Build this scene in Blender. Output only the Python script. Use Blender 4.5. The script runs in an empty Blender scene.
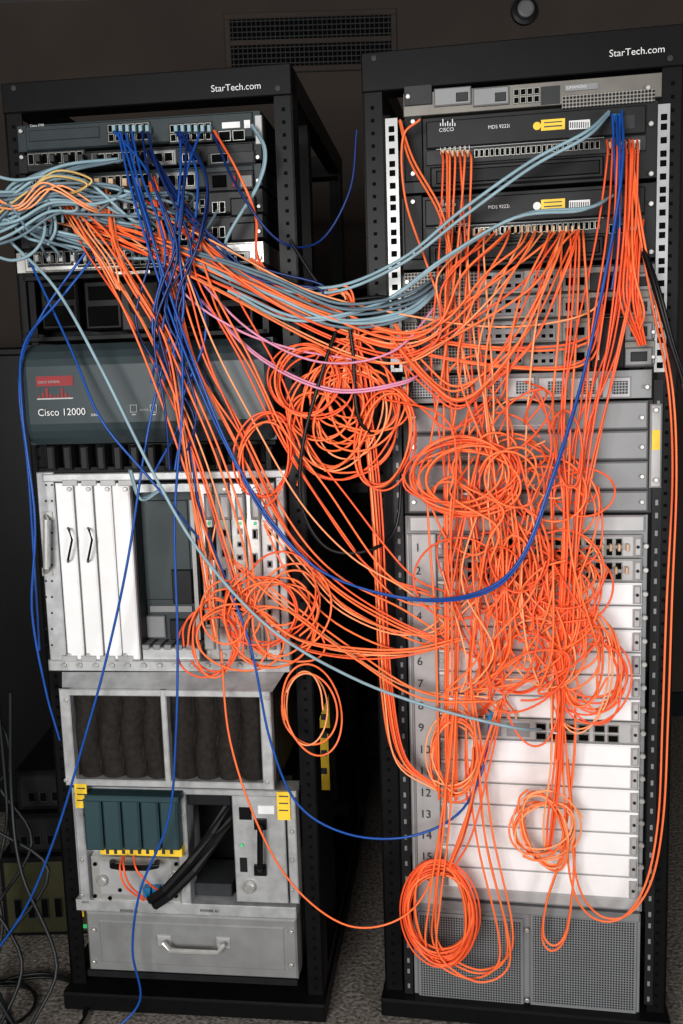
import bpy, math, random
from mathutils import Vector, Matrix
random.seed(11)
S=bpy.context.scene
S.view_settings.view_transform='Standard'
try: S.view_settings.look='Medium High Contrast'
except Exception as e: print(e)
F=950.0
# ---------------- camera orientation (from the vertical vanishing point) -------------
Zc=-Vector(((545-341.5)/F,(512-7100)/F,-1)).normalized()
f0=Vector((0,0,-1)); Yc=(f0-f0.dot(Zc)*Zc).normalized(); Xc=Yc.cross(Zc)
Rm=Matrix((Xc,Yc,Zc))
def ray(px,py): return Rm@Vector(((px-341.5)/F,(512-py)/F,-1))
class Face:
    """a vertical equipment face: local X = along face, Y = into rack, Z up"""
    def __init__(s,px,py,dist,yaw):
        t=math.radians(yaw); s.w=Vector((math.cos(t),-math.sin(t),0)); s.i=Vector((math.sin(t),math.cos(t),0))
        s.O=CAM+ray(px,py)*dist; s.O.z=0
        s.M=Matrix.Translation(s.O)@Matrix((s.w,s.i,Vector((0,0,1)))).transposed().to_4x4()
    def world(s,px,py,d=0):
        r=ray(px,py); t=((s.O-CAM).dot(s.i)-d)/r.dot(s.i); return CAM+r*t
    def loc(s,px,py,d=0):
        q=s.world(px,py,d)-s.O; return Vector((q.dot(s.w),q.dot(s.i),q.z))
CAM=Vector((0,0,0))
CAM.z=-( Face(165,512,1.85,7).world(200,1010).z )
L=Face(165,512,1.85,7); R=Face(525,512,1.78,10.5)
cd=bpy.data.cameras.new('camera'); cam=bpy.data.objects.new('camera',cd); S.collection.objects.link(cam)
cd.sensor_fit='VERTICAL'; cd.sensor_height=36; cd.lens=F/1024*36
cam.matrix_world=Matrix.Translation(CAM)@Rm.to_4x4(); S.camera=cam; cd.clip_start=.02
# ---------------- materials ----------------
MT={}
def mat(n,c,rough=.5,metal=0,noise=.12,scale=30,bump=0,spec=.5):
    m=bpy.data.materials.new(n); m.use_nodes=True; nt=m.node_tree; b=nt.nodes['Principled BSDF']
    b.inputs['Roughness'].default_value=rough; b.inputs['Metallic'].default_value=metal
    b.inputs['Specular IOR Level'].default_value=spec
    tc=nt.nodes.new('ShaderNodeTexCoord'); nz=nt.nodes.new('ShaderNodeTexNoise'); nz.inputs['Scale'].default_value=scale; nz.inputs['Detail'].default_value=5
    nt.links.new(tc.outputs['Object'],nz.inputs['Vector'])
    r=nt.nodes.new('ShaderNodeValToRGB'); r.color_ramp.elements[0].position=.3; r.color_ramp.elements[1].position=.7
    r.color_ramp.elements[0].color=(*[x*(1-noise) for x in c],1); r.color_ramp.elements[1].color=(*[min(1,x*(1+noise)) for x in c],1)
    nt.links.new(nz.outputs['Fac'],r.inputs['Fac']); nt.links.new(r.outputs['Color'],b.inputs['Base Color'])
    if bump:
        bp=nt.nodes.new('ShaderNodeBump'); bp.inputs['Strength'].default_value=bump; bp.inputs['Distance'].default_value=.003
        nt.links.new(nz.outputs['Fac'],bp.inputs['Height']); nt.links.new(bp.outputs['Normal'],b.inputs['Normal'])
    MT[n]=m; return m
mat('black',(.007,.007,.008),.45,spec=.25); mat('frame',(.008,.008,.009),.42,.0,spec=.2)
mat('dark',(.017,.018,.020),.45,spec=.3); mat('darkgray',(.04,.042,.045),.5,spec=.3)
mat('switchteal',(.035,.046,.050),.45,spec=.3); mat('teal',(.038,.054,.060),.40,noise=.08,scale=6,spec=.4)
mat('tealpl',(.035,.070,.080),.42,noise=.08,scale=6)
mat('silver',(.55,.55,.53),.36,.6,.1,60); mat('steel',(.36,.365,.37),.42,.5,.12,20); mat('dimsteel',(.18,.17,.155),.45,.5,.12,20)
mat('zinc',(.50,.51,.515),.42,.45,.16,40); mat('card',(.80,.80,.80),.5,0,.03,15)
mat('gray',(.24,.245,.25),.5,.2,.06,10); mat('lightgray',(.42,.42,.42),.5,.2,.06)
mat('hole',(.004,.004,.004),.8,spec=.1); mat('rim',(.30,.30,.28),.35,.7); mat('yellow',(.85,.58,.05),.5)
mat('white',(.75,.75,.75),.5); mat('red',(.25,.015,.02),.5); mat('numbers',(.04,.045,.06),.5)
mat('foam',(.034,.030,.027),.95,0,.22,90,.6,.1); mat('plate',(.045,.058,.062),.5,.2,.15,12)
mat('bluepl',(.03,.22,.45),.4); mat('led',(.1,.8,.3),.4); mat('olive',(.045,.045,.02),.5)
mat('orange',(.97,.205,.065),.45,0,.08,8); mat('orange_red',(.92,.14,.045),.45,0,.08,8)
mat('peach',(.93,.37,.17),.45,0,.08,8); mat('blue',(.014,.09,.36),.4); mat('navy',(.008,.03,.14),.4)
mat('aqua',(.27,.39,.44),.5); mat('aqua_dark',(.14,.20,.24),.5); mat('pink',(.70,.30,.44),.45); mat('cableblack',(.006,.006,.007),.45)
mat('cablegray',(.014,.016,.018),.5); mat('cableyellow',(.60,.42,.16),.45); mat('beige',(.6,.42,.28),.5)
mat('wallpaint',(.068,.055,.047),.9,0,.15,3); mat('ceilpaint',(.3,.29,.28),.9); mat('carpet',(.22,.20,.18),1,0,.6,110,1.0,.1)
def perf(n,c,scale,th,metal=.3):
    m=mat(n,c,.5,metal,.05); nt=m.node_tree; b=nt.nodes['Principled BSDF']
    tc=nt.nodes.new('ShaderNodeTexCoord'); sp=nt.nodes.new('ShaderNodeSeparateXYZ'); nt.links.new(tc.outputs['Object'],sp.inputs[0])
    def mth(op,a,bv=None):
        q=nt.nodes.new('ShaderNodeMath'); q.operation=op
        for k,v in enumerate((a,bv)):
            if v is None: continue
            if isinstance(v,(int,float)): q.inputs[k].default_value=v
            else: nt.links.new(v,q.inputs[k])
        return q.outputs[0]
    sx=mth('SINE',mth('MULTIPLY',sp.outputs['X'],scale)); sz=mth('SINE',mth('MULTIPLY',sp.outputs['Z'],scale))
    h=mth('GREATER_THAN',mth('ABSOLUTE',mth('MULTIPLY',sx,sz)),th)
    mx=nt.nodes.new('ShaderNodeMixRGB'); mx.inputs[2].default_value=(.008,.008,.008,1)
    src=b.inputs['Base Color'].links[0].from_socket
    nt.links.new(src,mx.inputs[1]); nt.links.new(h,mx.inputs[0]); nt.links.new(mx.outputs[0],b.inputs['Base Color'])
perf('perfmetal',(.26,.25,.23),math.pi/.0060,.35); perf('perfgray',(.25,.26,.27),math.pi/.0052,.5)
# ---------------- mesh builder ----------------
class MB:
    def __init__(s,name,face): s.n=name; s.f=face; s.v=[]; s.p=[]; s.mi=[]; s.ms=[]; s.kids=[]
    def m(s,n):
        if n not in s.ms: s.ms.append(n)
        return s.ms.index(n)
    def add(s,vs,fs,mn):
        o=len(s.v); s.v+=vs; k=s.m(mn)
        for f in fs: s.p.append([o+i for i in f]); s.mi.append(k)
    def box(s,x0,x1,y0,y1,z0,z1,mn,b=0):
        if x1<x0:x0,x1=x1,x0
        if y1<y0:y0,y1=y1,y0
        if z1<z0:z0,z1=z1,z0
        r=lambda y,i:[(x0+i,y,z0+i),(x1-i,y,z0+i),(x1-i,y,z1-i),(x0+i,y,z1-i)]
        rings=[r(y1,0),r(y0+b,0)]+([r(y0,b)] if b else [])
        vs=sum(rings,[]); n=len(rings); fs=[(3,2,1,0)]
        for k in range(n-1):
            for i in range(4):
                j=(i+1)%4; fs.append((k*4+i,k*4+j,(k+1)*4+j,(k+1)*4+i))
        e=(n-1)*4; fs.append((e,e+1,e+2,e+3))
        s.add(vs,fs,mn)
    def rect(s,x0,y0,x1,y1,d=0):
        xm,ym=(x0+x1)/2,(y0+y1)/2; f=s.f
        return f.loc(x0,ym,d).x,f.loc(x1,ym,d).x,f.loc(xm,y1,d).z,f.loc(xm,y0,d).z
    def pb(s,x0,y0,x1,y1,d,dep,mn,b=0):
        a=s.rect(x0,y0,x1,y1,d); s.box(a[0],a[1],-d,-d+dep,a[2],a[3],mn,b)
    def port(s,x0,x1,z0,z1,d,rim='rim',hole='hole',t=.0015,h=.003):
        o=lambda y,i:[(x0+i,y,z0+i),(x1-i,y,z0+i),(x1-i,y,z1-i),(x0+i,y,z1-i)]
        vs=o(-d,0)+o(-d-h,0)+o(-d-h,t)+o(-d-.0004,t); fs=[]
        for k in range(3):
            for i in range(4):
                j=(i+1)%4; fs.append((k*4+i,(k+1)*4+i,(k+1)*4+j,k*4+j))
        s.add(vs,fs,rim); s.add(o(-d-.0005,t),[(0,1,2,3)],hole)
    def ports(s,x0,y0,x1,y1,nx,ny,d,rim='rim',fx=.86,fy=.85,hole='hole',t=.0012):
        a=s.rect(x0,y0,x1,y1,d); w=(a[1]-a[0])/nx; h=(a[3]-a[2])/ny
        for i in range(nx):
            for j in range(ny):
                cx=a[0]+w*(i+.5); cz=a[2]+h*(j+.5)
                s.port(cx-w*fx/2,cx+w*fx/2,cz-h*fy/2,cz+h*fy/2,d,rim,hole,t)
    def cyl(s,x,z,d,r,ln,mn,n=12):
        vs=[]
        for y in(-d,-d-ln*.8,-d-ln):
            rr=r if y!=-d-ln else r*.75
            vs+=[(x+rr*math.cos(2*math.pi*i/n),y,z+rr*math.sin(2*math.pi*i/n)) for i in range(n)]
        fs=[(k*n+i,k*n+(i+1)%n,(k+1)*n+(i+1)%n,(k+1)*n+i) for k in range(2) for i in range(n)]+[tuple(range(2*n,3*n))]
        s.add(vs,fs,mn)
    def pcyl(s,px,py,d,r,ln,mn): q=s.f.loc(px,py,d); s.cyl(q.x,q.z,d,r,ln,mn)
    def tube(s,pts,r,mn,n=8):
        pts=[Vector(p) for p in pts]; vs=[]; fs=[]; up=Vector((.13,.4,.9))
        for k,p in enumerate(pts):
            t=(pts[min(k+1,len(pts)-1)]-pts[max(k-1,0)]).normalized(); a=t.cross(up).normalized(); b=t.cross(a)
            vs+=[tuple(p+r*(math.cos(2*math.pi*i/n)*a+math.sin(2*math.pi*i/n)*b)) for i in range(n)]
        for k in range(len(pts)-1):
            for i in range(n): j=(i+1)%n; fs.append((k*n+i,k*n+j,(k+1)*n+j,(k+1)*n+i))
        s.add(vs,fs,mn)
    def ptube(s,pp,r,mn): s.tube([s.f.loc(x,y,d) for x,y,d in pp],r,mn)
    def text(s,t,px,py,d,size,mn='white'): s.kids.append((t,s.f.loc(px,py,d),size,mn))
    def build(s):
        me=bpy.data.meshes.new(s.n); me.from_pydata([tuple(v) for v in s.v],[],s.p)
        for k in s.ms: me.materials.append(MT[k])
        me.polygons.foreach_set('material_index',s.mi); me.update()
        o=bpy.data.objects.new(s.n,me); S.collection.objects.link(o); o.matrix_world=s.f.M
        for i,(t,p,sz,mn) in enumerate(s.kids):
            c=bpy.data.curves.new('lettering','FONT'); c.body=t; c.size=sz; c.extrude=.0002; c.materials.append(MT[mn])
            k=bpy.data.objects.new('lettering_%d'%(i+1),c); S.collection.objects.link(k); k.parent=o
            k.matrix_local=Matrix.Translation(p)@Matrix.Rotation(math.pi/2,4,'X')
        return o
def strip(M,x0,ytop,ybot,x1,d,mn,pitch=.0222,hw=.0052,hh=.0052,hole='hole'):
    """perforated mounting rail"""
    a=M.rect(x0,ytop,x1,ybot,d)
    M.box(a[0],a[1],-d,-d+.002,a[2],a[3],mn)
    z=a[2]+.012; cx=(a[0]+a[1])/2; k=0
    while z<a[3]-.01:
        M.box(cx-hw,cx+hw,-d-.0006,-d,z-hh,z+hh,hole); k+=1; z+=pitch if k%3 else pitch*.72
# ---------------- racks ----------------
def rack(face,pl,pr,ytop,flw,header_y,logo,xm):
    M=MB('server_rack',face)
    uL=face.loc(*pl).x; uR=face.loc(*pr).x; zT=face.loc(xm,ytop).z; dp=.78; zb=.03
    hz=face.loc(xm,header_y).z
    for y0,sgn in((0.004,1),(dp,-1)):
        for u0,u1 in((uL,uL+flw),(uR-flw,uR)):
            M.box(u0,u1,y0,y0+.004*sgn,zb,zT,'frame')
        M.box(uL,uL+.004,y0,y0+.06*sgn,zb,zT,'frame'); M.box(uR-.004,uR,y0,y0+.06*sgn,zb,zT,'frame')
        M.box(uL,uR,y0-.005*sgn,y0+.045*sgn,hz,zT,'frame',.002)
        for cx in(uL+flw/2,uR-flw/2):
            z=zb+.03
            while z<hz-.02: M.box(cx-.003,cx+.003,y0-.0012*sgn,y0,z-.003,z+.003,'hole'); z+=.0222
    for u in(uL,uR-.03):
        for z in(zb,.62,1.15,zT-.045): M.box(u,u+.03,.03,dp-.03,z,z+.045,'frame',.002)
        M.box(u,u+.02,.25,.29,zb,zT,'frame')
    M.box(uL-.005,uR+.005,-.03,dp+.03,0.006,.045,'frame',.004)
    for u in(uL+.05,uR-.05):
        for y in(.03,dp-.03): M.tube([(u,y,.0),(u,y,.012)],.02,'black')
    for px in (pl[0]+12,pr[0]-14):
        q=face.loc(px,(ytop+header_y)/2); M.cyl(q.x,q.z,.002,.005,.001,'darkgray')
    M.text('StarTech.com',*logo,.004,.0165); return M
M=rack(L,(2,100),(292,100),73,.034,104,(211,92),150)
M.pb(319,672,329,728,-.245,.006,'yellow'); M.pb(319,734,329,790,-.245,.006,'yellow'); M.pb(315,640,334,800,-.25,.03,'frame')
for k in range(6): M.pb(321,678+k*18,327,684+k*18,-.2448,.001,'numbers')
M.build()
M=rack(R,(362,100),(684,100),38,.036,79,(609,57),525)
strip(M,388,118,372,400,.003,'steel'); strip(M,656,104,372,668,.003,'steel')
strip(M,398,380,1005,407,.004,'dark',.033,.0025,.005,'gray'); strip(M,649,380,1005,658,.004,'dark',.033,.0025,.005,'gray')
M.build()
# ---------------- RIGHT RACK equipment ----------------
def screws(M,pts,d,r=.0045,mn='silver'):
    for x,y in pts: M.pcyl(x,y,d,r,.004,mn)
M=MB('rack_server',R); M.pb(403,83,662,107,.004,.5,'dimsteel',.001)
M.pb(404,85,432,105,.008,.01,'darkgray',.001)
for a,b in((434,471),(473,509)): M.pb(a,87,b,105,.012,.01,'gray',.002); M.pb(a+22,92,b-3,101,.014,.004,'darkgray',.001)
M.ports(433+80,88,540,104,4,2,.005); M.pb(541,86,560,104,.006,.004,'darkgray')
M.pb(565,84,598,90,.007,.004,'gray'); M.pb(562,92,655,105,.006,.004,'perfmetal'); screws(M,[(408,97),(648,88)],.009)
M.text('SUPERMICRO',566,89,.008,.0058,'white'); M.build()
for (t,yo,h,py) in ((110,0,78,150),(190,80,76,229)):
    M=MB('fiber_channel_switch',R); xo=-1 if yo else 0
    M.pb(402,t,658,t+h-2,0,.5,'dark',.001)
    M.pb(426+xo,t+3,646+xo,py-9,.010,.03,'dark',.002)
    M.pb(426+xo,py-7,646+xo,py+8,.006,.03,'darkgray',.001)
    M.pb(430+xo,py+11,604,t+h-5,.008,.02,'dark',.003); M.pb(436+xo,py+15,600,t+h-9,.010,.02,'black',.002)
    M.pb(404,t+5,423,t+h-6,.004,.03,'black',.002)
    M.ports(440+xo,py-5,470,py+4,6,1,.006,fy=.9); M.ports(474,py-5,600,py+4,24,1,.006,fy=.9)
    M.ports(608,py-6,640,py+5,4,1,.006); M.pb(436,py-7,604,py-6,.008,.003,'gray')
    M.pb(541,t+9,565,t+20,.0105,.002,'yellow'); M.pb(544,t+11.5,562,t+12.6,.011,.002,'numbers'); M.pb(544,t+15.5,562,t+16.8,.011,.002,'numbers')
    M.pcyl(537,t+16,.0105,.007,.0008,'yellow' if yo==0 else 'white')
    M.pb(569,t+10,590,t+19,.0105,.002,'card'); M.pb(617,t+4,636,t+20,.0105,.012,'darkgray',.002); M.pb(630,t+30,640,t+40,.0105,.004,'white')
    for k in range(9): M.pb(570+k*2.2,t+12,571+k*2.2,t+18,.011,.002,'numbers')
    M.text('MDS 9222i',488,t+19,.0108,.0085); M.text('CISCO',439,t+22,.0108,.009)
    for k in range(7): M.pb(440+k*2.4,t+13-(k%2)*2-(2 if k in(1,5) else 0),441+k*2.4,t+16,.011,.001,'white')
    screws(M,[(413,t+12),(413,t+h-14),(651,t+14),(651,t+h-14)],.006); M.build()
M=MB('network_switch_stack',R); M.pb(402,268,658,371,0,.5,'darkgray',.001)
for k in range(4):
    y=270+k*25
    M.pb(403,y,655,y+23,.006,.02,'dimsteel',.001); M.pb(404,y+2,440,y+21,.010,.01,'perfmetal',.001)
    M.pb(442,y+2,478,y+21,.008,.01,'perfmetal',.001)
    for q0,q1,nn in((482,524,4),(530,556,3)):
        M.pb(q0,y+2,q1,y+21,.009,.01,'gray',.001); M.ports(q0+2,y+3,q1-1,y+11,nn,1,.009,fx=.8,fy=.7,t=.0018,rim='gray'); M.ports(q0+2,y+12,q1-1,y+20,nn,1,.009,fx=.8,fy=.7,t=.0018,rim='gray')
    M.pb(562,y+2,588,y+21,.009,.01,'dimsteel',.001); M.ports(564,y+6,586,y+17,2,1,.009,rim='gray')
    M.pb(590,y+2,622,y+21,.008,.01,'dark',.001); M.pb(604,y+5,618,y+19,.009,.01,'hole',.002)
    M.pb(624,y+2,653,y+21,.010,.012,'gray',.003); M.pb(630,y+6,648,y+17,.011,.01,'dark',.002)
    screws(M,[(407,y+12),(653,y+12)],.01,.004)
M.pb(591,318,625,368,.012,.02,'black',.002); M.ptube([(598,325,.02),(598,360,.02)],.003,'silver'); M.build()
M=MB('management_server',R); M.pb(402,373,652,401,.004,.5,'gray',.001)
M.pb(408,377,470,398,.01,.02,'perfgray',.002)
for k in range(5): M.pb(474+k*32,377,503+k*32,398,.010,.02,'lightgray',.002); M.pb(484+k*32,381,500+k*32,394,.011,.02,'perfgray',.001)
screws(M,[(405,388),(647,387)],.01); M.build()
M=MB('blank_filler_panels',R); M.pb(404,403,652,513,.0,.3,'darkgray')
for a,b in((404,431),(433,461),(463,490),(492,512)):
    M.pb(408,a,648,b,.010,.02,'gray',.003); M.pb(430,b-6,560,b-4,.0115,.003,'lightgray',.001); screws(M,[(414,(a+b)/2),(642,(a+b)/2)],.011)
M.pb(650,404,662,488,.012,.02,'lightgray',.003)
M.pb(652,430,660,450,.013,.002,'yellow'); screws(M,[(656,410),(656,480)],.013,.005); M.build()
# big modular switch, 16 slots
M=MB('modular_switch_chassis',R); yt,yb=534,893
M.pb(409,515,645,904,0,.55,'gray',.001)
M.pb(409,516,645,532,.012,.02,'lightgray',.003)
M.pb(410,534,439,904,.010,.02,'lightgray',.002); M.pb(412,535,415,900,.012,.004,'gray',.001)
a=M.rect(440,yt,640,yb,.01); hh=(a[3]-a[2])/16
for k in range(16):
    z1=a[3]-k*hh; z0=z1-hh
    sup=k in(0,1,8)
    M.box(a[0],a[1],-.014,.02,z0+.0016,z1-.0016,'card' if not sup else 'lightgray',.003)
    M.box(a[0],a[0]+.012,-.017,0,z0+.006,z1-.006,'lightgray',.002)
    M.box(a[1]-.016,a[1]-.002,-.020,0,z0+.005,z1-.005,'lightgray',.003); M.cyl(a[1]+.006,(z0+z1)/2,.006,.0055,.008,'silver'); M.cyl(a[0]+.006,(z0+z1)/2,.017,.004,.003,'silver')
    M.cyl(a[1]-.009,(z0+z1)/2,.020,.003,.002,'dark')
    M.kids.append((str(k+1),Vector((a[0]-.043,-.0125,z0+hh*.25)),.023,'numbers'))
    if sup:
        n=9 if k<2 else 6; w=(a[1]-a[0]-.05)/n
        for q in range(n):
            x=a[0]+.02+q*w
            if k==8 and q<3: M.box(x,x+w*.8,-.016,0,z0+.009,z1-.009,'gray')
            else:
                for s_ in(0,1):
                    for t_ in(0,1): M.port(x+s_*w*.46,x+s_*w*.46+w*.38,z0+.0045+t_*hh*.42,z0+.0045+t_*hh*.42+hh*.34,.014,'rim',t=.0018)
M.pb(440,893,640,904,.011,.02,'lightgray',.002); M.build()
M=MB('fan_tray',R); M.pb(414,907,640,1013,0,.5,'gray',.001)
M.pb(414,907,640,915,.008,.02,'gray',.002)
for p,q in((418,524),(530,637)): M.pb(p,916,q,1010,.006,.01,'gray',.002); M.pb(p+3,919,q-3,1007,.007,.01,'perfgray')
M.pb(414,1013,640,1024,.006,.02,'gray',.002); screws(M,[(527,930),(527,1000)],.008); M.build()
# ---------------- LEFT RACK equipment ----------------
def sw(name,y0,y1,x0,x1,body,rim='rim',groups=(),d=.006):
    M=MB(name,L); M.pb(x0,y0,x1,y1,d-.004,.4,body,.001); M.pb(x0+8,y0+1,x1-8,y1-1,d,.02,body,.002)
    for (a,b,nx,ny) in groups:
        yy0=y0+(y1-y0)*.2; yy1=y1-(y1-y0)*.12; M.pb(a-1,yy0-1,b+1,yy1+1,d+.0015,.01,'darkgray',.001); M.ports(a,yy0,b,yy1,nx,ny,d+.0015,rim)
    screws(M,[(x0+4,(y0+y1)/2),(x1-4,(y0+y1)/2)],d-.002,.004); return M
M=sw('network_switch',118,145,17,261,'switchteal',groups=((108,150,6,2),(170,212,6,2)))
M.pb(28,128,100,140,.0075,.01,'switchteal',.002); M.pb(222,122,240,128,.0068,.002,'white'); M.pb(244,120,250,128,.0068,.002,'card'); M.ports(218,130,246,142,2,1,.006)
M.text('Cisco 3750',30,127,.0066,.006); M.pb(255,115,262,144,.008,.01,'lightgray',.001); M.build()
M=sw('network_switch',148,167,18,262,'dark',groups=((28,84,8,1),(92,148,8,1)))
M.pb(152,150,176,165,.008,.01,'gray',.001); M.ports(154,152,174,163,2,1,.008); M.pb(178,150,200,165,.008,.01,'darkgray',.001); M.ports(182,153,198,163,2,1,.008); M.pb(206,151,255,165,.0075,.01,'darkgray',.003); M.ports(210,153,230,164,1,1,.0075,rim='gray'); M.build()
M=sw('network_router',170,192,19,262,'switchteal',groups=((30,86,8,1),(94,150,8,1)))
M.pb(156,172,198,190,.008,.01,'gray',.001); M.ports(158,174,196,188,4,1,.008); M.pb(206,171,254,191,.008,.01,'dark',.002); M.pb(212,175,226,187,.012,.01,'hole',.002); M.pb(232,175,236,187,.012,.01,'red',.001); M.pb(240,175,252,187,.010,.01,'gray',.001); M.build()
for y0,y1 in((195,218),(220,243)):
    M=sw('network_switch',y0,y1,20,263,'darkgray',groups=((30,72,6,2),(76,118,6,2),(122,164,6,2),(168,206,6,2)))
    M.ports(212,y0+6,226,y1-4,2,1,.006); M.pb(230,y0+2,256,y1-2,.010,.02,'dark',.003); M.build()
M=sw('patch_panel',247,268,16,264,'silver',groups=((28,72,6,1),(78,122,6,1),(126,168,6,1),(172,216,6,1))); M.pb(222,251,250,264,.008,.01,'lightgray',.002); M.ports(226,253,246,263,2,1,.008); M.build()
M=MB('module_shelf',L); M.pb(22,271,268,276,.006,.4,'black',.001); M.pb(22,333,268,338,.006,.4,'black',.001); M.pb(22,276,27,333,.006,.4,'black'); M.pb(262,276,268,333,.006,.4,'black')
M.pb(27,276,262,333,-.10,.3,'dark')
for k in range(5):
    x=40+k*44; M.pb(x,280,x+38,330,-.03,.06,'black',.004); M.pb(x+4,286,x+34,300,-.028,.01,'hole',.001); M.pb(x+4,306,x+34,326,-.028,.01,'hole',.001)
M.pb(120,281,160,331,-.005,.06,'dark',.004); M.pcyl(140,305,-.004,.022,.004,'black'); M.pb(112,271,150,274,.0065,.002,'silver'); M.build()
# big router
M=MB('modular_router',L)
a=M.rect(22,341,273,443,.05)
n=14; prof=[]
for i in range(n+1):
    t=i/n; z=a[3]+(a[2]-a[3])*t; y=-.03-.026*min(1,math.sin(math.pi*t)*1.8)**.6 if 0<t<1 else -.03
    prof.append((y,z))
xs=[(a[0],.012),(a[0]+.006,.003),(a[0]+.014,0),(a[1]-.014,0),(a[1]-.006,.003),(a[1],.012)]
vs=[];fs=[]
for x,b in xs:
    for y,z in prof: vs.append((x,y+b,z))
m_=n+1
for i in range(len(xs)-1):
    for j in range(n): fs.append((i*m_+j,i*m_+j+1,(i+1)*m_+j+1,(i+1)*m_+j))
M.add(vs,fs,'teal'); M.box(a[0],a[1],-.03,.02,a[2],a[3],'teal')
M.pb(36,376,73,386,.0575,.001,'red')
for k,h_ in enumerate((2,5,10,4,1.5,4,10,5,2)): M.pb(38+k*3.8,398-h_,40.5+k*3.8,398,.0575,.001,'red')
M.pb(37,398,73,399.3,.0578,.001,'lightgray')
M.text('CISCO SYSTEMS',38,383.5,.0592,.006,'lightgray'); M.text('Cisco 12000',38,416,.0595,.0185); M.text('SERIES',91,416,.0595,.006)
for x in(130,150):
    M.ports(x,404,x+8,413,1,1,.057,rim='lightgray',hole='teal',t=.001); M.pb(x+2,414,x+6,415,.058,.001,'lightgray')
M.text('ACTIVE',140,411,.058,.005,'lightgray')
M.pb(38,443,276,471,-.03,.4,'black')
for k in range(14): M.pb(46+k*16.8,446,54+k*16.8,470,.012,.05,'dark',.003)
M.pb(38,465,276,472,.0,.03,'black',.002)
# card cage
M.pb(42,472,286,668,-.09,.4,'black'); M.pb(42,472,286,480,.012,.10,'zinc',.002)
M.pb(43,472,60,668,.008,.10,'zinc',.002); M.pb(279,472,287,668,.008,.10,'zinc',.002)
def vcard(x0,x1,mn,kind,d=.012):
    M.pb(x0,483,x1,660,d,.09,mn,.0025); xm=(x0+x1)/2
    M.pcyl(xm,489,d,.0045,.004,'silver'); M.pcyl(xm,655,d,.0045,.004,'silver')
    if kind=='blank':
        M.pb(x0+1,480,x1-1,486,d+.003,.01,'lightgray',.001); M.pb(x0+1,656,x1-1,662,d+.003,.01,'lightgray',.001)
    else:
        M.pb(x0+2,494,x1-2,520,d+.010,.01,'gray',.002); M.pb(x0+3.5,496,x1-3.5,518,d+.012,.01,'lightgray',.002); M.pb(x0+2,628,x1-2,650,d+.010,.01,'lightgray',.002)
        for y in range(528,622,kind): M.ports(x0+4,y,x1-4,y+kind*.5,1,1,d,rim='gray',t=.0022)
        M.pb(xm-1.2,522,xm+1.2,525,d+.002,.004,'led')
for i,x in enumerate((61,80,99,117)): vcard(x,x+17,'card','blank')
for hx in(68,88): M.ptube([(hx,562,.012),(hx,560,.03),(hx+4,540,.036),(hx+1,530,.030),(hx,528,.012)],.0022,'black')
for x in(46,52):
    for y in range(485,660,16): M.pcyl(x,y,.009,.002,.001,'dark')
M.pb(137,486,198,640,-.045,.04,'plate',.002); M.pb(142,500,190,600,-.043,.01,'plate',.002); M.pb(137,484,200,492,-.0,.03,'zinc')
M.pb(135,486,138,662,.0,.05,'dark'); M.pb(150,606,192,612,-.04,.01,'gray'); M.pb(172,570,192,604,-.035,.01,'dark',.002)
M.pb(142,616,165,638,-.035,.01,'gray',.002); M.pb(170,620,190,640,-.03,.01,'dark',.002)
M.pb(138,648,200,662,-.0,.06,'zinc',.002)
for k in range(5): M.pb(142+k*11,645,149+k*11,650,.002,.05,'gray',.001)
M.pb(193,500,197,640,-.02,.02,'lightgray')
vcard(202,216,'silver',15); vcard(217,232,'lightgray',20); vcard(233,247,'silver',13); vcard(248,262,'silver',24); vcard(263,277,'card',16)
M.pb(224,590,247,612,.026,.02,'black',.002); M.pb(205,528,213,560,.026,.02,'dark',.002)
M.ptube([(46,572,.01),(46,568,.035),(46,520,.035),(46,516,.01)],.006,'silver'); M.pb(42,512,52,520,.014,.01,'silver'); M.pb(42,568,52,576,.014,.01,'silver')
for k in range(13): M.pcyl(64+k*16,665,.016,.005,.005,'silver')
M.pb(48,661,290,672,.014,.10,'zinc',.002)
p=[M.f.loc(62,672,.014),M.f.loc(285,672,.014),M.f.loc(272,692,.055),M.f.loc(62,692,.055)]
M.add([tuple(q) for q in p]+[(p[3].x,.0,p[3].z-.003),(p[2].x,.0,p[2].z-.003)],[(3,2,1,0),(3,4,5,2)],'zinc')
a=M.rect(62,690,272,788,.055)
M.box(a[0],a[1],-.03,.3,a[2],a[3],'dark')
bw=.022
M.box(a[0],a[1],-.055,-.0,a[3]-.014,a[3],'zinc',.002); M.box(a[0],a[1],-.055,-.0,a[2],a[2]+.014,'zinc',.002)
M.box(a[0],a[0]+bw,-.0549,0,a[2],a[3],'zinc',.002); M.box(a[1]-bw,a[1],-.0549,0,a[2],a[3],'zinc',.002)
xm=(a[0]+a[1])/2; M.box(xm-.006,xm+.006,-.056,0,a[2],a[3],'zinc',.002)
for x0,x1 in((a[0]+bw,xm-.006),(xm+.006,a[1]-bw)):
    vs=[];fs=[];nx=60;nz=10
    for i in range(nx+1):
        for j in range(nz+1):
            t=i/nx; vs.append((x0+(x1-x0)*t,-.028-.018*abs(math.sin(t*math.pi*4+.25*math.sin(j*.7+x0*9)))**.6,a[2]+.012+(a[3]-a[2]-.024)*j/nz))
    for i in range(nx):
        for j in range(nz): q=i*(nz+1)+j; fs.append((q,q+nz+1,q+nz+2,q+1))
    M.add(vs,fs,'foam')
for x,y in((66,700),(66,780),(267,698),(267,782)): M.pcyl(x,y,.056,.004,.003,'silver')
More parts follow.
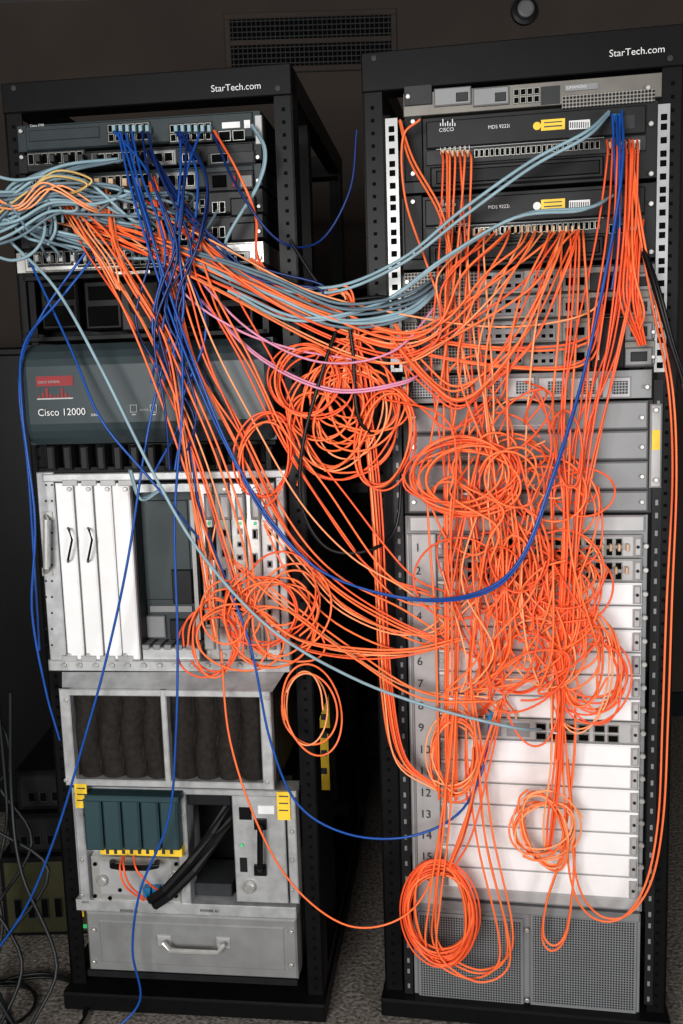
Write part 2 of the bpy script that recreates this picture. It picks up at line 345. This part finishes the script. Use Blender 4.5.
# power section
M.pb(76,789,184,913,.0,.35,'zinc',.001); M.pb(76,789,296,795,.03,.05,'zinc',.002); M.pb(76,904,296,915,.03,.05,'zinc',.002)
M.pb(77,795,86,904,.03,.05,'zinc',.002); M.pb(178,795,188,904,.03,.05,'zinc',.002); M.pb(288,795,297,904,.028,.05,'zinc',.002)
M.pb(184,795,290,913,-.12,.3,'black'); M.pb(75,784,87,808,.0565,.002,'yellow'); M.pb(277,792,290,820,.033,.003,'yellow')
for k in range(3): M.pb(77,788+k*6,85,789+k*6,.0575,.001,'numbers'); M.pb(279,796+k*7,288,797+k*7,.034,.001,'numbers')
for k in range(5): M.pb(84+k*19,800,101.5+k*19,851,.062,.06,'tealpl',.004)
M.pb(84,797,178,803,.066,.05,'tealpl',.003); M.pb(100,848,182,856,.05,.03,'yellow',.001)
for k in range(9): M.pb(106+k*8,850,109+k*8,854,.051,.001,'numbers')
M.pb(92,858,180,902,.025,.03,'silver',.002); M.pb(100,862,172,895,.026,.002,'lightgray')
for x,y in((95,864),(95,896),(176,864),(176,896),(120,890),(110,898)): M.pcyl(x,y,.027,.004,.002,'hole')
M.ptube([(112,862,.03),(112,866,.06),(124,868,.065),(146,868,.065),(157,866,.06),(157,862,.03)],.0055,'black')
for k in range(3): M.pb(143+k*9,889,150+k*9,901,.045,.02,'bluepl',.002)
M.pcyl(103,880,.03,.010,.01,'silver'); M.pcyl(172,878,.03,.008,.008,'silver')
M.pb(187,792,231,806,.02,.1,'dark',.003); M.ptube([(233,815,.0),(215,840,.04),(195,870,.05),(170,895,.055),(155,905,.05)],.010,'cableblack'); M.ptube([(229,800,.0),(212,832,.04),(190,862,.05),(165,890,.055),(150,900,.05)],.009,'cableblack')
M.pb(190,884,232,896,.0,.1,'darkgray',.002)
M.pb(234,796,286,903,.026,.1,'zinc',.002); M.pb(239,808,251,820,.030,.005,'black',.001); M.pb(258,806,274,814,.028,.002,'card')
M.ptube([(260,825,.03),(260,828,.055),(260,868,.055),(260,871,.03)],.006,'black'); M.pb(254,820,266,830,.034,.01,'black'); M.pb(254,866,266,876,.034,.01,'black')
M.pcyl(250,886,.028,.012,.012,'silver'); M.pcyl(242,845,.028,.003,.003,'led'); M.pb(240,858,247,872,.028,.003,'dark')
for x,y in((82,815),(82,860),(82,895),(183,815),(183,850),(183,890),(292,832),(292,860),(292,890)): M.pcyl(x,y,.031,.0035,.003,'silver')
M.text('POWER B1',120,912,.034,.008,'numbers'); M.text('POWER A1',200,912,.034,.008,'numbers')
M.build()
M=MB('rack_drawer',L); M.pb(88,916,297,975,.028,.5,'steel',.004); M.pb(100,924,285,967,.030,.02,'steel',.003); M.pb(88,975,297,981,.024,.4,'dark')
M.ptube([(164,942,.03),(164,944,.055),(170,951,.06),(217,953,.06),(223,946,.055),(223,943,.03)],.005,'silver'); M.pb(157,936,171,947,.034,.01,'lightgray',.002); M.pb(216,938,230,949,.034,.01,'lightgray',.002)
screws(M,[(94,930),(94,962),(291,932),(291,965)],.03); M.build()
# ---------------- cables ----------------
def W(px,py,off):
    t=max(0,min(1,(px-305)/100)); t=t*t*(3-2*t); return L.world(px,py,off).lerp(R.world(px,py,off),t)
class Cab:
    def __init__(s,name,mn,r):
        c=bpy.data.curves.new(name,'CURVE'); c.dimensions='3D'; c.bevel_depth=r; c.bevel_resolution=2; c.use_fill_caps=True
        c.materials.append(MT[mn]); s.c=c; s.o=bpy.data.objects.new(name,c); S.collection.objects.link(s.o)
    def raw(s,P,seg=7):
        P=[Vector(p) for p in P]; P=[2*P[0]-P[1]]+P+[2*P[-1]-P[-2]]; out=[]
        for i in range(1,len(P)-2):
            a,b,c,d=P[i-1:i+3]
            for k in range(seg):
                t=k/seg; out.append(.5*((2*b)+(c-a)*t+(2*a-5*b+4*c-d)*t*t+(3*b-a-3*c+d)*t**3))
        out.append(P[-2]); sp=s.c.splines.new('POLY'); sp.points.add(len(out)-1)
        for i,p in enumerate(out): sp.points[i].co=(*p,1)
    def run(s,pts,n=1,j=3,oj=.012,off=.07):
        # each strand wanders slowly (correlated drift) so it reads as one loose smooth cable
        for _ in range(n):
            bx,by=random.gauss(0,j),random.gauss(0,j*.6); bo=abs(random.gauss(0,oj)); Q=[]; K=len(pts)
            for k,p in enumerate(pts):
                o=p[2] if len(p)>2 else off; e=1 if 0<k<K-1 else .45
                bx+=random.gauss(0,j*.35); by+=random.gauss(0,j*.3)
                Q.append(W(p[0]+bx*e,p[1]+by*e,max(.012,o+bo*e+random.gauss(0,oj*.25)*e)))
            s.raw(Q)
    def coil(s,cx,cy,rx,ry,n,off=.09,j=.12,drift=3,tilt=0):
        Q=[]; ph=random.random()*6.28; fx=fy=1; dx=dy=0; N=12
        for i in range(int(n*N)):
            if i%N==0: nfx=1+random.gauss(0,j); nfy=1+random.gauss(0,j); ndx=random.gauss(0,drift); ndy=random.gauss(0,drift)
            fx+=(nfx-fx)*.2; fy+=(nfy-fy)*.2; dx+=(ndx-dx)*.2; dy+=(ndy-dy)*.2
            a=ph+2*math.pi*i/N; u=rx*fx*math.cos(a); v=ry*fy*math.sin(a)
            u,v=u*math.cos(tilt)-v*math.sin(tilt),u*math.sin(tilt)+v*math.cos(tilt)
            Q.append(W(cx+dx+u,cy+dy+v,max(.03,off+.012*math.sin(a*1.3+ph)+random.gauss(0,.002))))
        s.raw(Q,4)
OR=Cab('orange_fiber_cables','orange',.0021); OD=Cab('orange_fiber_cables','orange_red',.0019); PE=Cab('peach_fiber_cables','peach',.0018)
CC=(OR,OR,OR,OD,OD,PE)
def rc(): return random.choice(CC)
G=random.gauss; U=random.uniform
def runs(pts,n,j=3,**k):
    for _ in range(n): rc().run(pts,1,j,**k)
PL=MB('fiber_connectors',R); PLL=MB('network_plugs',L)
def plugs(M,x0,x1,y,n,mn,h=7,w=2.6):
    for i in range(n):
        x=x0+(x1-x0)*(i+.5)/n; M.pb(x-w/2,y-h/2,x+w/2,y+h/2,.028,.017,mn,.001)
plugs(PL,440,470,153,6,'beige'); plugs(PL,608,640,145,8,'beige')
# upper switch, left group
for i in range(7):
    x=441+i*4.6; g=G(0,1)
    rc().run([(x,152,.02),(x+1,168,.05),(x+g*3,260,.06),(x-2+g*7,370,.07),(458+g*11,480,.08),(456+g*8,620,.09),(454+g*6,740,.08),(455+g*6,800,.07)],1,1.4)
# upper switch, right group
for i in range(8):
    x=607+i*4.2; g=G(0,1)
    rc().run([(x,140,.02),(x,160,.05),(x-5+g*4,240,.06),(x-20+g*9,340,.07),(578+g*15,440,.08),(568+g*11,550,.10),(562+g*6,650,.09),(557+g*4,760,.08)],1,1.4)
for i in range(3):
    x=627+i*4
    rc().run([(x,150,.02),(x-2,215,.05),(x,270,.07),(x+10,310,.07),(x+5,330,.06)],1,1)
for i in range(2):
    x=629+i*3.5; rc().run([(x,232,.03),(x-1,290,.07),(x-15,360,.08),(592,470,.08),(575,560,.09)],1,3)
for i in range(6): OD.run([(628+i*3,220,.03),(624+i*3,250,.06),(622+i*3,300,.07),(640+i,345,.05)],1,1.5)
plugs(PL,448,500,232,7,'beige'); plugs(PL,506,582,229,12,'beige')
for i in range(5):
    x=451+i*9; g=G(0,1)
    rc().run([(x,234,.02),(x-1,250,.05),(x+3+g*6,330,.07),(470+i*6+g*9,410,.08),(484+g*18,500,.10),(494+g*20,580,.10),(486+g*18,650,.09)],1,1.8)
for i in range(5):
    x=510+i*13; g=G(0,1)
    rc().run([(x,231,.02),(x-6,246,.06),(x-34+g*10,300,.08),(x-48+g*14,370,.09),(500+g*24,470,.10),(510+g*26,570,.10),(500+g*22,670,.09)],1,2)
for i in range(5):
    x=563+i*5; g=G(0,1)
    rc().run([(x,231,.02),(x+1,250,.05),(x-2+g*4,330,.07),(x-8+g*6,420,.08),(566+g*7,520,.10),(560+g*8,640,.1)],1,1.8)
# cables from the left sweeping up into the second switch
for i in range(11):
    e=(U(480,580),232,.03); y=G(0,12); q=G(0,16)
    rc().run([(100+q*2,222,.03),(150+q,245+y*.6,.06),(230,282+y,.07),(330,328+y*1.4,.08),(395,348+y*1.2,.09),(440,332+y,.09),(e[0]-45,282+y*.8,.08),(e[0]-12,247+y*.2,.06),e],1,3)
for i in range(6):
    y=G(0,13); rc().run([(150+G(0,30),200,.03),(210,250+y*.5,.07),(300,302+y,.08),(400,330+y*1.2,.08),(500,345+y*1.4,.08),(585,335+y*1.8,.06),(603,290+y,.05)],1,3)
for i in range(8):
    y=G(0,22); e=U(535,582)
    rc().run([(390,345+y,.08),(425,385+y*.6,.09),(462,405+y*.6,.09),(e-50,350+y*.5,.08),(e-14,268,.07),(e,232,.03)],1,3)
# long diagonals across left rack
runs([(66,205,.04),(95,245,.06),(140,320,.07),(178,400,.08),(205,470,.08),(228,545,.08),(245,610,.09)],6,7)
runs([(150,180,.03),(175,280,.07),(200,360,.08),(240,430,.08),(290,520,.08),(340,575,.08),(400,610,.08),(450,640,.08)],6,11)
runs([(200,230,.03),(215,290,.07),(255,370,.08),(290,440,.08),(330,500,.08),(390,580,.08),(440,600,.08)],4,11)
runs([(105,190,.03),(115,260,.06),(160,340,.07),(178,420,.08),(190,480,.08),(205,570,.08),(215,640,.06)],4,5)
runs([(215,130,.02),(240,170,.06),(258,215,.06),(262,260,.06),(300,300,.07)],2,2)
runs([(245,600,.08),(290,640,.09),(350,655,.09),(410,655,.09),(460,640,.09)],5,8)
runs([(235,560,.08),(290,600,.09),(360,650,.09),(430,690,.08),(500,700,.08)],3,9)
runs([(265,520,.08),(300,570,.08),(350,620,.08),(420,640,.08),(470,600,.09)],4,10)
# tied bundle between racks
runs([(345,290,.07),(352,320,.07),(362,380,.07),(372,450,.07),(378,520,.07),(382,600,.07),(388,690,.07),(402,760,.07),(440,790,.07)],6,2.0,oj=.004)
runs([(250,260,.07),(300,300,.07),(345,292,.08),(352,330,.08),(345,390,.08)],5,3)
# coils
for _ in range(10): rc().coil(342+G(0,12),412+G(0,12),U(22,54),U(30,64),2.1,.08,.18,6,U(-.7,.7))
for _ in range(3): rc().coil(312,385,32,34,2.3,.09,.14,5)
for _ in range(2): rc().coil(382,440,26,46,2.2,.09,.12,4,.2)
for _ in range(3): rc().coil(265,458,27,42,1.8,.09,.12,4,.15)
for _ in range(8): rc().coil(262+G(0,17),618+G(0,10),U(20,46),U(24,44),1.8,.10,.18,6,U(-.6,.6))
for _ in range(3): rc().coil(212,640,26,34,1.7,.09,.16,5)
OR.coil(308,706,27,42,2.3,.06,.12,4,-.2); PE.coil(305,710,22,36,1.5,.06,.12,3)
for _ in range(5): rc().coil(467+G(0,4),476+G(0,5),U(38,54),U(27,38),2.1,.12,.1,4,U(-.2,.1))
for _ in range(6): rc().coil(594+G(0,5),666+G(0,6),U(22,37),U(34,52),2.0,.09,.14,5,U(-.3,.3))
for _ in range(3): rc().coil(560,606,U(18,28),U(28,38),2,.10,.16,6)
for _ in range(5): rc().coil(454,752+G(0,5),U(16,25),U(28,42),2,.08,.12,3)
for _ in range(5): random.choice((PE,OR,PE)).coil(543,828,U(22,37),U(26,46),2.1,.08,.15,4,-.35)
for _ in range(9): random.choice((OD,OR)).coil(440,912,U(22,34),U(36,53),2.6,.075,.07,1.5,-.12)
# central tangle: loose loops and slack strands
for _ in range(18):
    x=G(510,32); y=U(380,470); Q=[(x,y,.07)]; o=U(.06,.14)
    for k in range(random.randint(3,6)):
        x+=G(0,32); y+=G(46,30); x=min(max(x,452),598); y=min(max(y,390),695); Q.append((x,y,o+G(0,.012)))
    rc().run(Q,1,1)
for _ in range(32):
    rc().coil(G(516,28),G(592,48),U(16,48),U(16,52),U(.7,1.8),U(.06,.15),.2,8,U(-1,1))
for _ in range(11):
    rc().coil(G(520,28),G(440,28),U(14,40),U(18,52),U(.6,1.3),U(.06,.12),.2,8,U(-1,1))
for _ in range(12):
    x=U(460,560); rc().run([(x,U(480,520),.08),(x+G(0,15),580,.12),(x+G(0,20),650,.12),(x+G(0,25),690,.10),(x+G(20,25),660,.09),(x+G(10,25),570,.09)],1,2)
for i in range(14): rc().run([(U(455,630),random.choice((548,568)),.02),(U(475,600),575,.06),(G(520,25),620,.1),(G(505,20),560,.1)],1,2)
for i in range(8): rc().run([(U(470,520),715,.02),(U(470,510),690,.06),(G(500,15),640,.1)],1,2)
plugs(PL,452,520,550,9,'beige'); plugs(PL,590,632,548,5,'beige'); plugs(PL,590,632,571,4,'beige'); plugs(PL,480,520,716,5,'beige')
# lower vertical drops
runs([(556,640,.09),(558,700,.08),(557,760,.07),(550,820,.07),(548,850,.07)],7,3)
runs([(575,690,.08),(572,760,.07),(560,850,.06),(545,900,.06),(541,935,.06),(553,946,.06),(566,925,.06),(572,850,.06),(566,760,.07)],2,2)
runs([(455,690,.09),(447,760,.08),(440,830,.08),(432,900,.08),(432,950,.07),(470,975,.06),(500,965,.06),(505,930,.06),(485,840,.06),(478,760,.07),(470,690,.08)],4,4)
runs([(500,700,.08),(480,760,.08),(462,830,.08),(448,870,.08)],5,5)
OR.run([(630,150,.03),(640,230,.06),(655,310,.06),(670,390,.05),(674,480,.04),(669,600,.04),(665,720,.04),(660,820,.05),(648,885,.05),(622,918,.05),(592,915,.05),(572,880,.06),(566,800,.07),(562,720,.08)],2,2)
OR.run([(222,650,.09),(232,740,.09),(262,830,.09),(300,890,.08),(350,925,.08),(400,918,.08),(432,880,.08),(446,800,.07),(450,730,.07)],1,1); PE.run([(215,640,.09),(205,580,.09),(215,520,.08)],1,2)
OR.run([(420,120,.05),(402,140,.03),(405,200,.04),(425,260,.05),(450,330,.06)],1,1); OR.run([(400,120,.02),(412,160,.04),(440,210,.06),(452,260,.06)],2,2)
# ethernet
plugs(PLL,172,212,128,6,'aqua',7,3.6); plugs(PLL,110,150,128,6,'aqua',7,3.6); plugs(PLL,60,200,205,14,'card',7,4); plugs(PLL,30,200,258,14,'lightgray',7,4); plugs(PLL,30,145,158,8,'cablegray',8,5); plugs(PLL,34,145,182,8,'beige',8,5); plugs(PLL,60,200,231,12,'lightgray',7,4)
BL=Cab('blue_ethernet_cables','blue',.0024); NV=Cab('navy_ethernet_cables','navy',.0024)
BL.run([(118,132,.03),(135,200,.07),(165,300,.08),(195,380,.09),(225,450,.09),(265,520,.09),(320,573,.1),(400,598,.1),(470,594,.15),(515,560,.16),(548,480,.15),(580,370,.11),(607,240,.08),(618,160,.07),(619,112,.02)],2,3)
BL.run([(190,440,.08),(205,520,.09),(250,640,.10),(272,740,.10),(300,805,.09),(350,835,.09),(410,838,.09),(460,815,.09),(485,770,.08),(491,722,.03)],1,1)
BL.run([(172,330,.08),(150,430,.09),(130,560,.09),(108,660,.09),(85,740,.10),(58,830,.10),(28,905,.10),(-10,960,.1)],1,1)
BL.run([(180,300,.07),(183,400,.09),(175,520,.09),(178,640,.1),(176,740,.1),(168,820,.10),(140,890,.10),(132,950,.08),(140,1000,.06),(110,1035,.1)],1,1)
BL.run([(100,250,.04),(60,300,.06),(25,345,.05),(24,410,.03),(38,520,.03),(35,610,.03),(50,690,.02),(62,740,.02)],1,1); BL.run([(95,240,.05),(40,320,.06),(20,380,.04),(30,480,.03),(40,650,.03)],1,1)
BL.run([(30,262,.04),(70,350,.08),(100,420,.1),(150,480,.09),(200,540,.09)],1,1)
for i in range(6): random.choice((NV,NV,BL)).run([(U(110,150),132,.03),(128+i*6,175,.07),(145+i*9,250,.08),(165+G(0,20),330,.08),(178+G(0,10),410,.08),(182+G(0,12),470,.08)],1,3)
for i in range(6): random.choice((NV,NV,BL)).run([(U(172,212),132,.03),(178+i*6,175,.07),(172+i*6,240,.09),(175+G(0,12),310,.09),(150+i*12,385,.08)],1,3)
for i in range(3): NV.run([(150,150,.05),(200,220,.08),(260,265+G(0,5),.08),(330,290,.08),(300,320,.07)],1,5)
NV.run([(214,135,.03),(240,190,.07),(280,240,.06),(320,240,.0),(350,190,-.2),(357,130,-.3)],1,1)
for i in range(3): BL.run([(612+i*4,115,.03),(614+i*3,170,.06),(616+i*2,240,.06),(612,290,.06)],1,1)
plugs(PL,612,622,118,2,'bluepl',9,4); plugs(PL,486,496,716,1,'bluepl',8,8)
AQ=Cab('aqua_ethernet_cables','aqua',.0030); AD=Cab('gray_ethernet_cables','aqua_dark',.0028)
for i in range(17):
    g=G(0,1); random.choice((AQ,AD)).run([(-20,205+g*24,.1),(15,203+g*18,.10),(50,190+g*13,.09),(92+G(0,10),194+g*10,.07),(U(90,200)-12,random.choice((200,224))-6,.05),(U(90,200),random.choice((206,230)),.02)],1,3)
for i in range(8):
    g=G(0,1); random.choice((AQ,AD)).run([(-20,222+g*14,.1),(18,188+g*10,.09),(58,168+g*6,.07),(U(80,130),160,.03)],1,2)
for i in range(8): random.choice((AQ,AD)).run([(-10,235+G(0,10),.08),(8,215+G(0,8),.10),(30,228+G(0,8),.08),(45+i*12,248,.05),(48+i*14,258,.02)],1,2)
for i in range(6): random.choice((AQ,AD)).coil(28+G(0,8),218+G(0,6),U(24,34),U(18,30),.7,.09,.1,4)
for i in range(8):
    g=G(0,1); random.choice((AQ,AD,AD)).run([(U(90,220),random.choice((210,232,258)),.03),(200,262+g*6,.06),(270,291+g*11,.08),(340,318+g*10,.09),(405,310+g*10,.08),(440,285+g*6,.04)],1,2)
AQ.run([(190,240,.05),(260,280,.08),(330,290,.08),(400,262,.09),(460,215,.10),(530,165,.10),(585,135,.09),(608,113,.03)],2,2)
AQ.run([(230,290,.07),(300,318,.08),(380,302,.09),(450,255,.10),(520,215,.10),(585,208,.08),(612,196,.03)],2,2)
AQ.run([(10,242,.08),(55,290,.08),(100,370,.1),(150,470,.1),(200,555,.1),(270,630,.1),(350,678,.1),(430,708,.10),(510,728,.1),(540,730,.03)],1,1); AQ.run([(252,125,.02),(265,150,.05),(258,185,.05),(225,245,.06),(240,275,.07)],2,1)
AQ.run([(160,490,.06),(140,498,.05),(130,470,.07)],2,2)
PK=Cab('pink_fiber_cables','pink',.0022)
PK.run([(190,270,.05),(250,330,.08),(320,362,.1),(390,352,.1),(432,310,.06),(440,290,.02)],1,1); PK.run([(200,300,.06),(260,360,.08),(330,392,.1),(400,385,.1),(432,366,.05)],2,2); PK.run([(165,230,.05),(185,290,.08),(240,330,.08),(300,350,.09),(360,360,.09)],1,2)
YC=Cab('yellow_fiber_cables','cableyellow',.002)
for i in range(2): YC.run([(-15,225,.11),(30,190+i*4,.11),(60,172,.1),(95,180,.1),(85,190,.09),(60,196,.06)],1,4)
for i in range(4): PE.run([(-15,190+i*5,.11),(20,208,.11),(50,185,.10),(88,205,.08),(110,214,.04)],1,4)
for i in range(4): PE.run([(60+i*6,208,.03),(72+i*5,230,.07),(100+i*3,262,.08),(118,290,.08)],1,2)
BK=Cab('black_power_cables','cableblack',.0034)
BK.run([(290,240,.05),(320,285,.06),(345,298,.08),(325,360,.1),(303,440,.1),(300,505,.09),(325,548,.09),(365,552,.09),(395,530,.06),(402,470,.05)],1,2)
BK.run([(345,300,.09),(352,350,.1),(360,420,.1),(395,440,.06)],1,2)
BK.run([(640,240,.05),(655,290,.07),(668,340,.07),(684,400,.05),(690,500,.03),(700,700,.0)],3,4)
BK.run([(352,300,.08),(392,300,.08),(420,330,.06),(400,430,.05)],1,2)
RW=Cab('red_power_wires','orange_red',.002); RW.run([(124,856,.055),(122,868,.075),(128,885,.07),(145,900,.05)],2,2); RW.run([(133,856,.055),(136,870,.075),(150,885,.07),(158,890,.05)],1,1)
PL.build(); PLL.build()
CT=MB('cable_ties',R)
for x,y,w in((345,293,9),(453,700,14),(556,735,12),(466,495,8)):
    q=R.loc(x,y,.10); r=w*.00095
    CT.tube([(q.x+r*math.cos(t*.5236),q.y+.02+r*math.sin(t*.5236),q.z) for t in range(13)],.0016,'cableblack' if y<400 else 'white')
CT.build()
# ---------------- room ----------------
def room(name,x0,x1,y0,y1,z0,z1,mn):
    me=bpy.data.meshes.new(name); v=[(x,y,z) for x in(x0,x1) for y in(y0,y1) for z in(z0,z1)]
    me.from_pydata(v,[],[(0,1,3,2),(4,6,7,5),(0,4,5,1),(2,3,7,6),(0,2,6,4),(1,5,7,3)]); me.materials.append(MT[mn]); o=bpy.data.objects.new(name,me); S.collection.objects.link(o); return o
X0,X1,Y0,Y1,ZC=-2.4,2.6,-2.2,3.45,2.6
room('floor',X0,X1,Y0,Y1,-.05,0,'carpet'); room('ceiling',X0,X1,Y0,Y1,ZC,ZC+.05,'ceilpaint')
room('wall_back',X0,X1,Y1,Y1+.08,0,ZC,'wallpaint'); room('wall_left',X0-.08,X0,Y0,Y1,0,ZC,'wallpaint'); room('wall_right',X1,X1+.08,Y0,Y1,0,ZC,'wallpaint'); room('wall_front',X0,X1,Y0-.08,Y0,0,ZC,'wallpaint')
room('baseboard_back',X0,X1,Y1-.015,Y1,0,.09,'dark')
Wf=Face(341,300,1,0); Wf.O=Vector((0,Y1-.001,0)); Wf.M=Matrix.Translation(Wf.O)
M=MB('wall_vent_grille',Wf); a=M.rect(231,18,391,66,0); M.box(a[0],a[1],-.006,0,a[2],a[3],'hole')
for z in(a[2]-.02,a[3]): M.box(a[0]-.02,a[1]+.02,-.012,0,z,z+.02,'wallpaint',.003)
for x in(a[0]-.02,a[1]): M.box(x,x+.02,-.012,0,a[2],a[3],'wallpaint',.003)
n=9
for k in range(n): z=a[2]+(a[3]-a[2])*(k+.5)/n; M.box(a[0],a[1],-.012,-.004,z-.002,z+.002,'darkgray')
n=34
for k in range(n): x=a[0]+(a[1]-a[0])*(k+.5)/n; M.box(x-.0015,x+.0015,-.011,-.005,a[2],a[3],'darkgray')
z=(a[2]+a[3])/2; M.box(a[0],a[1],-.014,-.004,z-.008,z+.008,'wallpaint'); M.build()
M=MB('wall_knob',Wf); q=Wf.loc(524,12); M.cyl(q.x,q.z,.0,.045,.02,'dark',24); M.cyl(q.x,q.z,.02,.028,.02,'gray',24); M.build()  # knob-like round fitting on the wall, its door left out
A=Face(165,512,1.85,0); A.O=Vector((0,2.75,0)); A.M=Matrix.Translation(A.O)
M=MB('dark_backdrop_cabinet',A); M.box(-2.1,-.80,0,.5,0.02,1.42,'black',.006); M.box(-2.08,-1.46,-.02,0,.05,1.40,'black',.005); M.box(-1.44,-.82,-.02,0,.05,1.40,'black',.005)  # invented black cabinet, added to keep the background left of the rack dark
for x in(-1.50,-1.40): M.tube([(x,-.02,.75),(x,-.045,.75),(x,-.045,.9),(x,-.02,.9)],.006,'darkgray')
for x in(-2.08,-.86): M.box(x,x+.05,.01,.06,0,.03,'black')
M.build()
def floorbox(name,x0,x1,y0,z0,z1,face):
    A=Face(165,512,1.85,0); A.O=Vector((0,y0,0)); A.M=Matrix.Translation(A.O); M=MB(name,A)
    M.box(x0,x1,0,.32,z0,z1,'black',.004); M.box(x0+.01,x1-.01,-.004,.01,z0+.01,z1-.01,face,.003)
    n=5
    for k in range(n):
        x=x0+.03+k*(x1-x0-.06)/n; M.port(x,x+.018,z0+(z1-z0)*.25,z0+(z1-z0)*.5,.004,'darkgray')
    M.box(x1-.05,x1-.025,-.006,0,z0+.05,z1-.018,'yellow' if z0==0 else face); M.box(x1-.03,x1-.02,-.006,0,z0+.02,z0+.03,'led'); M.build()
floorbox('tower_server',-.84,-.62,2.12,0,.20,'olive'); floorbox('network_appliance',-.82,-.60,2.14,.20,.30,'dark'); floorbox('network_appliance',-.80,-.6,2.16,.30,.40,'dark')
GC=Cab('gray_floor_cables','cablegray',.004)
for i in range(12):
    x=-.82+U(-.14,.12); y=2.0+U(-.1,.08)
    random.choice((GC,GC,BK)).raw([(x,y,U(.5,1.1)),(x+G(0,.05),y,.45),(x+G(0,.06),y-.05,.3),(x+G(0,.06),y-.1,.12),(x+.05,y-.2,.008),(x+.15+G(0,.05),y-.35,.008),(x+.0,y-.5,.008)])
for i in range(6):
    x=-.72+G(0,.12); y=1.6+G(0,.12); r=U(.06,.14)
    BK.raw([(x+r*math.cos(t*.7)*(1+.1*math.sin(t)),y+r*math.sin(t*.7),.006+.001*t) for t in range(14)])
A=Face(165,512,1.85,0); A.O=Vector((0,2.75,0)); A.M=Matrix.Translation(A.O); M=MB('equipment_shelf',A)
for x in(-.12,.30): M.box(x,x+.035,0,.035,0,1.6,'frame',.003); M.box(x,x+.035,.4,.435,0,1.6,'frame',.003)
for z in(.12,.5,.9,1.25,1.55): M.box(-.12,.335,0,.435,z,z+.025,'frame',.003)
M.box(-.06,.2,.02,.4,.145,.3,'black',.004); M.box(-.05,.22,.02,.4,.525,.62,'dark',.004); M.box(-.06,.25,.02,.4,.925,1.05,'black',.004); M.box(.0,.08,.018,.02,.97,1.0,'gray'); M.build()
# ---------------- lights ----------------
def area(name,loc,target,sx,sy,e,col):
    l=bpy.data.lights.new(name,'AREA'); l.shape='RECTANGLE'; l.size=sx; l.size_y=sy; l.energy=e; l.color=col
    o=bpy.data.objects.new(name,l); S.collection.objects.link(o); o.location=loc; o.rotation_euler=(Vector(target)-Vector(loc)).to_track_quat('-Z','Y').to_euler()
area('window_and_fill_light',(-1.0,-1.6,1.5),(.1,1.8,.6),1.2,1.1,96,(1,.985,.965))
area('window_and_fill_light',(1.5,-1.2,1.0),(.2,1.8,.5),.9,.9,34,(.96,.98,1))  # added fill lamp, low at front right; no second window there
w=bpy.data.worlds.new('world'); S.world=w; w.use_nodes=True; w.node_tree.nodes['Background'].inputs[0].default_value=(.5,.55,.6,1); w.node_tree.nodes['Background'].inputs[1].default_value=.1
